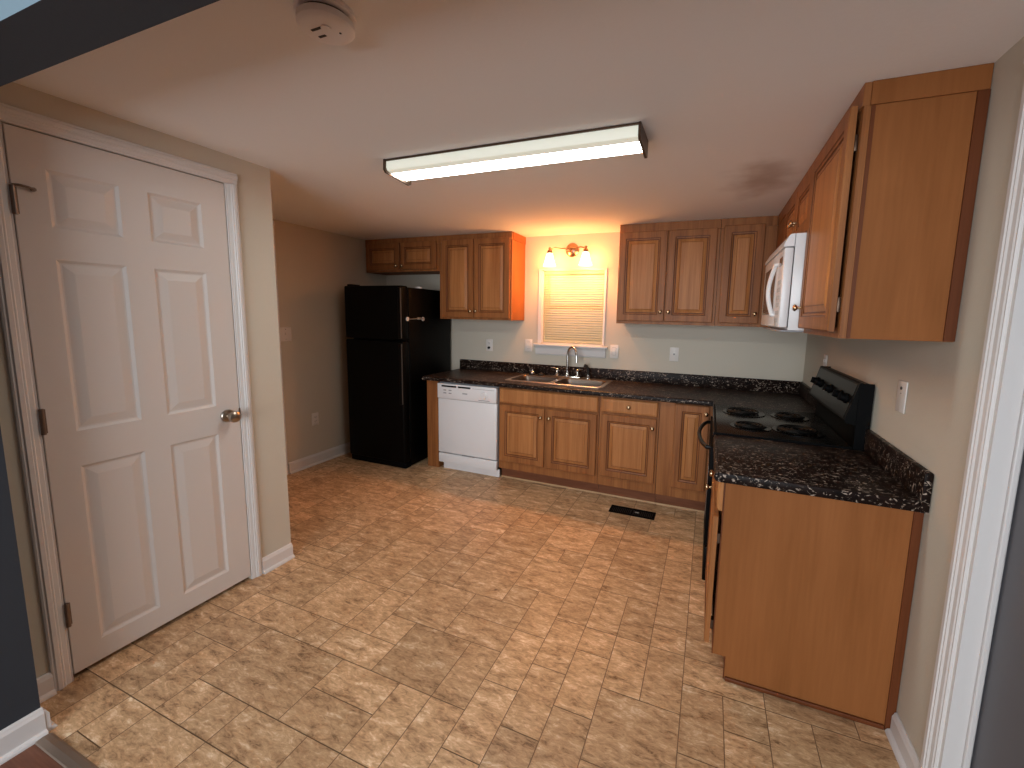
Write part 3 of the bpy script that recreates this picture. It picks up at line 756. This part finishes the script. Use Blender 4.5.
# ================================================================== APPLIANCES
def fridge():
    x0, x1, yf, zt = -3.875, -3.213, -.795, 1.672
    t = thing('refrigerator', 'tall black top-freezer refrigerator standing in the alcove', 'refrigerator', (x0, 0, 0))
    w = x1-x0; yb = -.70
    MB().box(0, yb, .014, w, -.04, zt-.012, bev=.006).build('body', 'black', t)
    zs = 1.185
    for nm, a, b in (('freezer_door', zs+.006, zt), ('refrigerator_door', .060, zs-.006)):
        d = MB().box(0, yf, a, w, yb-.010, b, bev=.012, seg=3).build(nm, 'black', t)
        MB().box(.012, yb-.0098, a+.012, w-.012, yb-.0006, b-.012).build('gasket', 'greyline', d)
        # recessed side handle strip along the right edge
        h0, h1 = (a+.015, b-.02) if nm == 'freezer_door' else (a+.55, b-.015)
        MB().box(w-.034, yf-.016, h0, w-.006, yf-.0003, h1, bev=.005).build('handle', 'blackgloss', d)
        MB().box(w-.0055, yf-.012, h0+.005, w-.0035, yf-.0003, h1-.005).build('handle_trim', 'greyline', d)
    MB().box(.02, yf+.02, zt+.0005, .075, yb+.03, zt+.016, bev=.004).build('hinge_cover', 'blackmatte', t)
    MB().box(w-.055, yf+.03, zs-.0052, w+.004, yb-.0005, zs+.0052).build('middle_hinge', 'blackmatte', t)
    MB().box(.004, yb-.075, .004, w-.004, yb-.0005, .056, bev=.004).build('base_grille', 'blackmatte', t)
    for x in (.06, w-.06):
        MB().lathe([(.02, .0), (.02, .0145)], (x, -.60, 0.0), 'z', 14).build('foot', 'blackmatte', t)
        MB().lathe([(.02, .0), (.02, .0145)], (x, -.12, 0.0), 'z', 14).build('foot', 'blackmatte', t)
    l = thing('child_lock', 'white strap latch stuck across the refrigerator freezer door edge', 'child lock', (x1, -.60, 1.38))
    for y in (-.125, .095): MB().lathe([(.019, .0008), (.019, .008), (.014, .012)], (0, y, 0), 'x', 18).build('adhesive_pad', 'plate', l)
    MB().tube([(.012, -.115, 0), (.017, -.07, .001), (.018, 0, .004), (.014, .09, .002)], .005, 8).build('strap', 'steel', l)
    MB().box(.008, .0, -.006, .024, .045, .016, bev=.004).build('buckle', 'steel', l)
    c = MB().lathe([(.030, .0), (.032, .006), (.030, .016), (.026, .018)], (0, 0, 0), 'z', 20).build('jar_lid', 'plate')
    c.location = (-3.255, -.50, zt-.0115); tag(c, 'small white lid lying on top of the black refrigerator', 'lid')
fridge()
def dishwasher():
    x0, x1 = -2.960, -2.352; w = x1-x0; yf = -.635
    t = thing('dishwasher', 'white built-in dishwasher left of the sink cabinet', 'dishwasher', (x0, 0, 0))
    MB().box(.004, -.60, .10, w-.004, -.03, CB-.004).build('tub', 'applgrey', t, smooth=False)
    d = MB().box(.004, yf, .168, w-.004, -.601, .672, bev=.006).build('door', 'appl', t)
    c = MB().box(.004, yf-.010, .675, w-.004, -.601, .812, bev=.006)
    cp = c.build('control_panel', 'appl', t)
    for a, b in ((.050, .205), (.222, .350)): MB().box(a, yf-.0112, .782, b, yf-.0100, .797, bev=.0004).build('vent_slot', 'blackmatte', cp)
    MB().box(.370, yf-.0108, .786, .585, yf-.0100, .789).build('trim_line', 'applgrey', cp)
    for i in range(2):
        for j in range(2): MB().box(.070+.055*i, yf-.0112, .722+.026*j, .100+.055*i, yf-.0100, .732+.026*j, bev=.0004).build('button', 'applgrey', cp)
    MB().box(.268, yf-.0106, .730, .318, yf-.0100, .740).build('logo_mark', 'applgrey', cp)
    MB().lathe([(.034, 0), (.034, .004), (.028, .008), (.026, .016), (.004, .017)], (.485, yf-.0101, .735), '-y', 24).build('dial', 'appl', cp)
    MB().box(.430, yf-.0106, .688, .540, yf-.0100, .694).build('print_line', 'applgrey', cp)
    lp = MB().box(.004, yf+.002, .072, w-.004, -.601, .160, bev=.005).build('lower_panel', 'appl', t)
    MB().box(.008, -.61, .1605, w-.008, -.602, .1675).build('seam', 'blackmatte', t, smooth=False)
    MB().box(.030, -.590, .002, w+.004, -.575, .071).build('toe_panel', 'appl', t, smooth=False)
    MB().box(w*.42, yf-.004, .1612, w*.62, yf+.02, .1668).build('latch_tab', 'applgrey', t, smooth=False)
dishwasher()
def stove():
    y0, y1 = -.796, -1.557; w = y0-y1
    t = thing('electric_stove', 'black freestanding electric coil stove between the counters', 'stove', (0, y0, 0), RZ)
    # local: x along the width (towards the viewer), front at -y
    MB().box(.002, -.625, .05, w-.002, -.03, .845, bev=.004).build('body', 'black', t)
    d = MB().box(.008, -.655, .255, w-.008, -.6255, .79, bev=.003).build('oven_door', 'blackmatte', t)
    MB().box(.12, -.6575, .36, w-.12, -.6550, .65, bev=.001).build('door_window', 'glasswin', d)
    pts = [(.085, -.655, .765)]
    for k in range(13):
        a = k/12; pts.append((.085+(w-.17)*a, -.672-.045*math.sin(PI*a)**.7, .765))
    pts.append((w-.085, -.655, .765))
    MB().tube(pts, .011, 10).build('handle', 'blackgloss', d)
    dr = MB().box(.008, -.652, .06, w-.008, -.6255, .248, bev=.006).build('storage_drawer', 'black', t)
    for x in (.06, w-.06):
        for y in (-.56, -.09): MB().lathe([(.018, 0), (.018, .052)], (x, y, 0), 'z', 14).build('foot', 'blackmatte', t)
    ct = MB().box(0, -.648, .8455, w, -.062, .872, bev=.002)
    ct = ct.build('cooktop', 'cooktop', t)
    MB().box(w+.0003, -.646, .846, w+.0022, -.064, .8722).build('glare_cover', 'blackmatte', ct, smooth=False)  # added matte black strip that hides the daylight reflection on the cooktop's near side
    MB().box(.008, -.648+.006, .8722, w-.008, -.648+.016, .8735).build('front_lip', 'blackmatte', ct)
    for bx, by, r in ((.205, -.475, .098), (.565, -.465, .080), (.205, -.230, .080), (.560, -.245, .098)):
        b = MB().lathe([(r+.020, .8724), (r+.019, .8752), (r+.012, .8765), (r+.004, .8745), (r*.6, .8735), (.012, .8732)], (bx, by, 0), 'z', 36).build('drip_bowl', 'chromering', ct)
        pts = []
        turns = 4 if r > .09 else 3.2
        n = int(turns*28)
        for k in range(n+1):
            a = 2*PI*turns*k/n; rr = .016+(r-.020)*k/n
            pts.append((bx+rr*math.cos(a), by+rr*math.sin(a), .8835))
        pts.append((pts[-1][0], pts[-1][1]-.03, .8755))
        MB().tube(pts, .0055, 6).build('coil', 'burner', b)
        cr = MB()
        for k in range(3):
            a = 2*PI*k/3+.4; cr.tube([(bx, by, .8772), (bx+(r-.002)*math.cos(a), by+(r-.002)*math.sin(a), .8772)], .0022, 6)
        cr.build('coil_support', 'burner', b)
    # backguard: sloping control face above a recess
    bgp = [(-.006, .845), (-.006, 1.158), (-.052, 1.168), (-.060, 1.164), (-.104, .992), (-.098, .980), (-.062, .972), (-.058, .8705), (-.058, .845)]
    g = MB().prism(bgp, .004, w-.004, 'x').build('backguard', 'black', t, smooth=False)
    ang = math.atan2(.172, .044)
    n = Vector((0, -math.sin(ang), -math.cos(ang)*-1)); n = Vector((0, -.172, .044)).normalized()
    def on_face(x, s, off): # s 0 bottom..1 top
        p = Vector((x, -.104+.044*s, .992+.172*s)); return p+n*off
    rot = n.to_track_quat('Z', 'Y').to_matrix().to_4x4()
    fp = MB().box(-(w-.05)/2, -.080, 0, (w-.05)/2, .080, .0015, mtx=Matrix.Translation(on_face(w/2, .5, .0003)) @ rot).build('control_panel', 'blackgloss', g)
    for x in (.085, .185, .385, .575, .675):
        kp = [(.024, 0), (.024, .006), (.019, .010), (.0175, .026), (.015, .029), (.003, .0295)]
        k = MB().lathe(kp, (0, 0, 0), 'z', 20, mtx=Matrix.Translation(on_face(x, .52, .0022)) @ rot)
        k.box(-.004, -.017, .029, .004, .017, .034, mtx=Matrix.Translation(on_face(x, .52, .0022)) @ rot)
        k.build('knob', 'blackmatte', g)
    MB().lathe([(.006, 0), (.006, .003), (.002, .004)], (0, 0, 0), 'z', 10, mtx=Matrix.Translation(on_face(.29, .40, .0022)) @ rot).build('indicator_light', 'plate', g)
    for x in (.0005, w-.0035): MB().box(x, -.060, .860, x+.003, -.006, 1.166).build('end_trim', 'blackmatte', g)
M['chromering'] = mat('drip_bowl_black', (5, 5, 5), .22, spec=.25)
stove()
def microwave():
    y0, y1 = -.798, -1.555; w = y0-y1; z0, z1 = 1.393, 1.832
    t = thing('microwave', 'white over-the-range microwave mounted above the stove', 'microwave', (0, y0, 0), RZ)
    MB().box(0, -.363, z0, w, -.003, z1, bev=.003).build('body', 'appl', t)
    dz1 = z1-.062
    MB().box(.0015, -.3653, z0+.012, w-.0015, -.3632, z1-.064).build('seam', 'greyline', t, smooth=False)
    d = MB().box(.002, -.403, z0+.012, w-.165, -.3656, dz1, bev=.006).build('door', 'appl', t)
    MB().box(.060, -.4045, z0+.075, w-.245, -.4030, dz1-.050, bev=.0006).build('door_window', 'glasswin', d)
    pts = [(w-.185, -.403, dz1-.058)]
    for k in range(15):
        a = k/14; pts.append((w-.185-.064*math.sin(PI*a), -.412-.018*math.sin(PI*a), dz1-.058-(dz1-z0-.128)*a))
    pts.append((w-.185, -.403, z0+.070))
    MB().tube(pts, .0105, 10).build('handle', 'appl', d)
    c = MB().box(w-.162, -.403, z0+.012, w, -.3656, dz1, bev=.006).build('control_panel', 'appl', t)
    MB().box(w-.130, -.4042, dz1-.075, w-.032, -.4030, dz1-.035).build('display', 'glasswin', c)
    for i in range(3):
        for j in range(6): MB().box(w-.132+.036*i, -.4042, z0+.035+.036*j, w-.132+.036*i+.024, -.4030, z0+.035+.036*j+.020).build('button', 'key', c)
    MB().prism([(-.366, z1-.058), (-.408, z1-.058), (-.404, z1-.040), (-.385, z1-.004), (-.366, z1-.001)], .0, w, 'x').build('vent_grille', 'appl', t, smooth=False)
    MB().box(.02, -.39, z0-.008, w-.02, -.03, z0-.0005, bev=.002).build('underside', 'applgrey', t)
    for x in (.15, .50): MB().box(x, -.25, z0-.011, x+.13, -.12, z0-.0085).build('filter', 'greyline', t)
microwave()

# ================================================================== LIGHTS AND SMALL FITTINGS
def fluorescent():
    x0, x1 = -2.217, -.988; z = H-.0006
    t = thing('ceiling_light', 'long fluorescent ceiling light with bronze end caps', 'ceiling light', (0, 0, 0))
    MB().box(x0+.012, -2.085, z-.020, x1-.012, -1.935, z, bev=.002).build('housing', 'plate', t, smooth=False)
    prof = [(-2.098, z-.002), (-2.100, z-.036), (-2.094, z-.048), (-2.066, z-.056), (-2.040, z-.0605), (-1.980, z-.0605), (-1.950, z-.056), (-1.930, z-.046), (-1.922, z-.030), (-1.922, z-.002)]
    mb = MB()
    rings = [[(x, y, zz) for y, zz in prof] for x in (x0+.010, x1-.010)]
    vs = [[mb.bm.verts.new(p) for p in r] for r in rings]
    for i in range(len(prof)-1):
        f = mb.bm.faces.new((vs[0][i], vs[0][i+1], vs[1][i+1], vs[1][i])); f.material_index = 1 if i in (0, 1, 2, 7, 8) else 0
    mb.build('diffuser', ('lens', 'lensside'), t)
    MB().box(x0+.0102, -2.1065, z-.009, x1-.0102, -2.1005, z, bev=.001).box(x0+.0102, -1.9215, z-.009, x1-.0102, -1.9155, z, bev=.001).build('edge_rail', 'bronze', t, smooth=False)
    for a, b in ((x0, x0+.0098), (x1-.0098, x1)):
        MB().prism([(-2.109, z), (-2.111, z-.048), (-2.100, z-.060), (-1.930, z-.074), (-1.914, z-.066), (-1.912, z)], a, b, 'x').build('end_cap', 'bronze', t, smooth=False)
fluorescent()
def vanity():
    cx, cz = -1.917, 2.036
    t = thing('wall_light', 'two-bulb bronze wall light glowing orange above the window', 'wall light', (cx, 0, cz))
    mb = MB().lathe([(.062, .0008), (.062, .010), (.050, .020), (.022, .030), (.006, .032)], (0, 0, 0), '-y', 28)
    mb.build('back_plate', 'vanmetal', t)
    MB().tube([(0, -.03, -.012), (0, -.055, -.012), (0, -.135, -.002)], .008, 10).lathe([(.018, -.01), (.02, .0), (.012, .012)], (0, -.135, -.012), 'z', 16).build('stem', 'vanmetal', t)
    MB().tube([(-.165, -.145, -.008), (-.12, -.142, .004), (-.06, -.138, -.004), (0, -.136, -.002), (.06, -.138, -.004), (.12, -.142, .004), (.165, -.145, -.008)], .006, 10).build('arm', 'vanmetal', t)
    for s in (-.168, .168):
        MB().lathe([(.007, .010), (.014, .004), (.010, -.008), (.020, -.020), (.024, -.036), (.022, -.046)], (s, -.145, 0), 'z', 18).build('socket', 'vanmetal', t)
        prof = [(.022, -.040), (.027, -.050), (.034, -.075), (.041, -.110), (.050, -.140), (.060, -.158), (.058, -.158), (.048, -.139), (.039, -.110), (.032, -.075), (.025, -.051), (.020, -.042)]
        m = MB(); n = 28
        m.loops([[(s+r*math.cos(2*PI*i/n), -.145+r*math.sin(2*PI*i/n), z) for i in range(n)] for r, z in prof], cap0=False, cap1=False)
        sh = m.build('lamp_shade', 'shade', t)
        MB().lathe([(.010, -.046), (.012, -.060), (.022, -.085), (.024, -.098), (.018, -.112), (.004, -.119)], (s, -.145, 0), 'z', 18).build('bulb', 'bulb', t)
        l = bpy.data.lights.new('vanity_bulb', 'POINT'); l.energy = VANITY; l.color = VCOL; l.shadow_soft_size = .03
        o = bpy.data.objects.new('vanity_bulb', l); C.objects.link(o); o.location = (cx+s, -.145, cz-.125)
M['vanmetal'] = mat('warm_bronze', (150, 120, 96), .28, metal=1)
vanity()
def smoke():
    t = thing('smoke_detector', 'round white smoke detector on the ceiling near the header', 'smoke detector', (-1.628, -2.966, H))
    MB().lathe([(.070, -.0008), (.070, -.010), (.062, -.013)], (0, 0, 0), 'z', 40).build('mount', 'detector', t)
    MB().lathe([(.057, -.0132), (.057, -.020)], (0, 0, 0), 'z', 40).build('vent_gap', 'plateshade', t)
    MB().lathe([(.064, -.0202), (.066, -.024), (.066, -.036), (.060, -.042), (.050, -.0445), (.003, -.0450)], (0, 0, 0), 'z', 40).build('cover', 'detector', t)
    MB().lathe([(.012, -.0451), (.012, -.0475), (.003, -.048)], (.012, -.012, 0), 'z', 18).build('test_button', 'detector', t)
    MB().box(-.034, .006, -.0462, -.012, .012, -.0448).box(-.030, -.02, -.0462, .02, -.016+.002, -.0448).build('horn_slot', 'plateshade', t, smooth=False)
    MB().lathe([(.003, -.0451), (.003, -.0465)], (.03, .015, 0), 'z', 8).build('indicator', 'chrome', t)
smoke()
def plate(name, label, cat, loc, rz, kind, group, w=.075, h=.120):
    t = thing(name, label, cat, loc, rz, group)
    MB().box(-w/2, -.006, -h/2, w/2, -.0006, h/2, bev=.003).build('cover_plate', 'plate', t)
    if kind == 'outlet':
        for z in (-.020, .020):
            r = MB().box(-.017, -.0082, z-.014, .017, -.0061, z+.014, bev=.004).build('socket', 'plate', t)
            MB().box(-.009, -.0086, z-.003, -.006, -.0081, z+.007).box(.006, -.0086, z-.003, .009, -.0081, z+.007).lathe([(.0025, 0), (.0025, .0004)], (0, -.0081, z-.008), '-y', 8).build('slots', 'plateshade', r)
    elif kind == 'rocker':
        MB().box(-.0175, -.0064, -.0345, .0175, -.0060, .0345).build('gap', 'plateshade', t, smooth=False)
        MB().prism([(-.0061, -.033), (-.0085, -.033), (-.012, .0), (-.0085, .033), (-.0061, .033)], -.016, .016, 'x').build('rocker', 'plate', t, smooth=False)
    elif kind == 'gfci':
        MB().box(-.017, -.0085, -.034, .017, -.0061, .034, bev=.002).build('socket', 'plate', t)
        MB().box(-.006, -.0095, -.004, .006, -.0084, .001).box(-.006, -.0095, .003, .006, -.0084, .008).build('reset_buttons', 'plateshade', t)
    elif kind == 'toggle':
        MB().box(-.006, -.018, -.002, .006, -.0061, .010, bev=.002).build('toggle', 'plate', t)
        for z in (-.042, .042): MB().lathe([(.003, 0), (.003, .001)], (0, -.0061, z), '-y', 8).build('screw', 'plateshade', t)
    elif kind == 'jack':
        MB().lathe([(.006, 0), (.006, .003), (.002, .003)], (0, -.0061, .032), '-y', 12).build('jack', 'plateshade', t)
        MB().lathe([(.002, 0), (.002, .001)], (0, -.0061, .012), '-y', 8).build('screw', 'plateshade', t)
    return t
GO, GS = 'electrical outlets', 'light switches'
plate('electrical_outlet', 'white outlet on the back wall under the left wall cabinet', 'outlet', (-2.772, 0, 1.125), 0, 'outlet', GO)
pl = MB().lathe([(.012, 0), (.012, .016), (.008, .022), (.003, .023)], (0, 0, 0), '-y', 14).build('night_plug', 'blackmatte'); pl.location = (-2.772, -.0088, 1.100)
tag(pl, 'small black plug pushed into the lower socket under the left wall cabinet', 'plug')
plate('light_switch', 'white rocker switch left of the sink window', 'light switch', (-2.338, 0, 1.142), 0, 'rocker', GS)
plate('light_switch', 'white rocker switch right of the sink window', 'light switch', (-1.493, 0, 1.124), 0, 'rocker', GS)
plate('electrical_outlet', 'white outlet with dark test buttons under the right back wall cabinets', 'outlet', (-.972, 0, 1.125), 0, 'gfci', GO)
plate('wall_jack_plate', 'white jack plate on the right wall above the end counter', 'jack plate', (0, -1.832, 1.160), RZ, 'jack', None, w=.080)
plate('electrical_outlet', 'white outlet on the right wall half hidden behind the stove', 'outlet', (0, -.640, 1.165), RZ, 'outlet', GO)
plate('light_switch', 'white double toggle plate on the alcove wall left of the refrigerator', 'light switch', (XN, -1.255, 1.232), PI/2, 'toggle', GS, w=.110)
plate('electrical_outlet', 'white outlet low on the alcove wall left of the refrigerator', 'outlet', (XN, -1.0, .43), PI/2, 'outlet', GO)
def register():
    x0, x1, y0, y1 = -1.310, -.980, -.842, -.722
    t = thing('floor_vent', 'black metal floor register in front of the base cabinets', 'floor vent', ((x0+x1)/2, (y0+y1)/2, 0))
    w, d = (x1-x0)/2, (y1-y0)/2
    mb = MB()
    for a, b, c, e in ((-w, -d, w, -d+.018), (-w, d-.018, w, d), (-w, -d+.018, -w+.018, d-.018), (w-.018, -d+.018, w, d-.018), (-.006, -d+.018, .006, d-.018)):
        mb.box(a, b, .0006, c, e, .006, bev=.0012)
    mb.build('frame', 'blackmatte', t)
    s = MB(); n = 22
    for i in range(n):
        x = -w+.026+(2*w-.052)*i/(n-1)
        if abs(x) < .012: continue
        s.box(x-.003, -d+.018, .0006, x+.003, d-.018, .0048)
    s.build('louvres', 'blackmatte', t, smooth=False)
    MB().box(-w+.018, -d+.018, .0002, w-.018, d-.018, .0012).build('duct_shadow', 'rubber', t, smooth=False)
    MB().box(.02, -.006, .0052, .05, .004, .009, bev=.001).build('damper_lever', 'steel', t)
register()
SC.cycles.max_bounces = 10; SC.cycles.diffuse_bounces = 5; SC.cycles.caustics_reflective = False; SC.cycles.caustics_refractive = False
SC.cycles.use_denoising = True
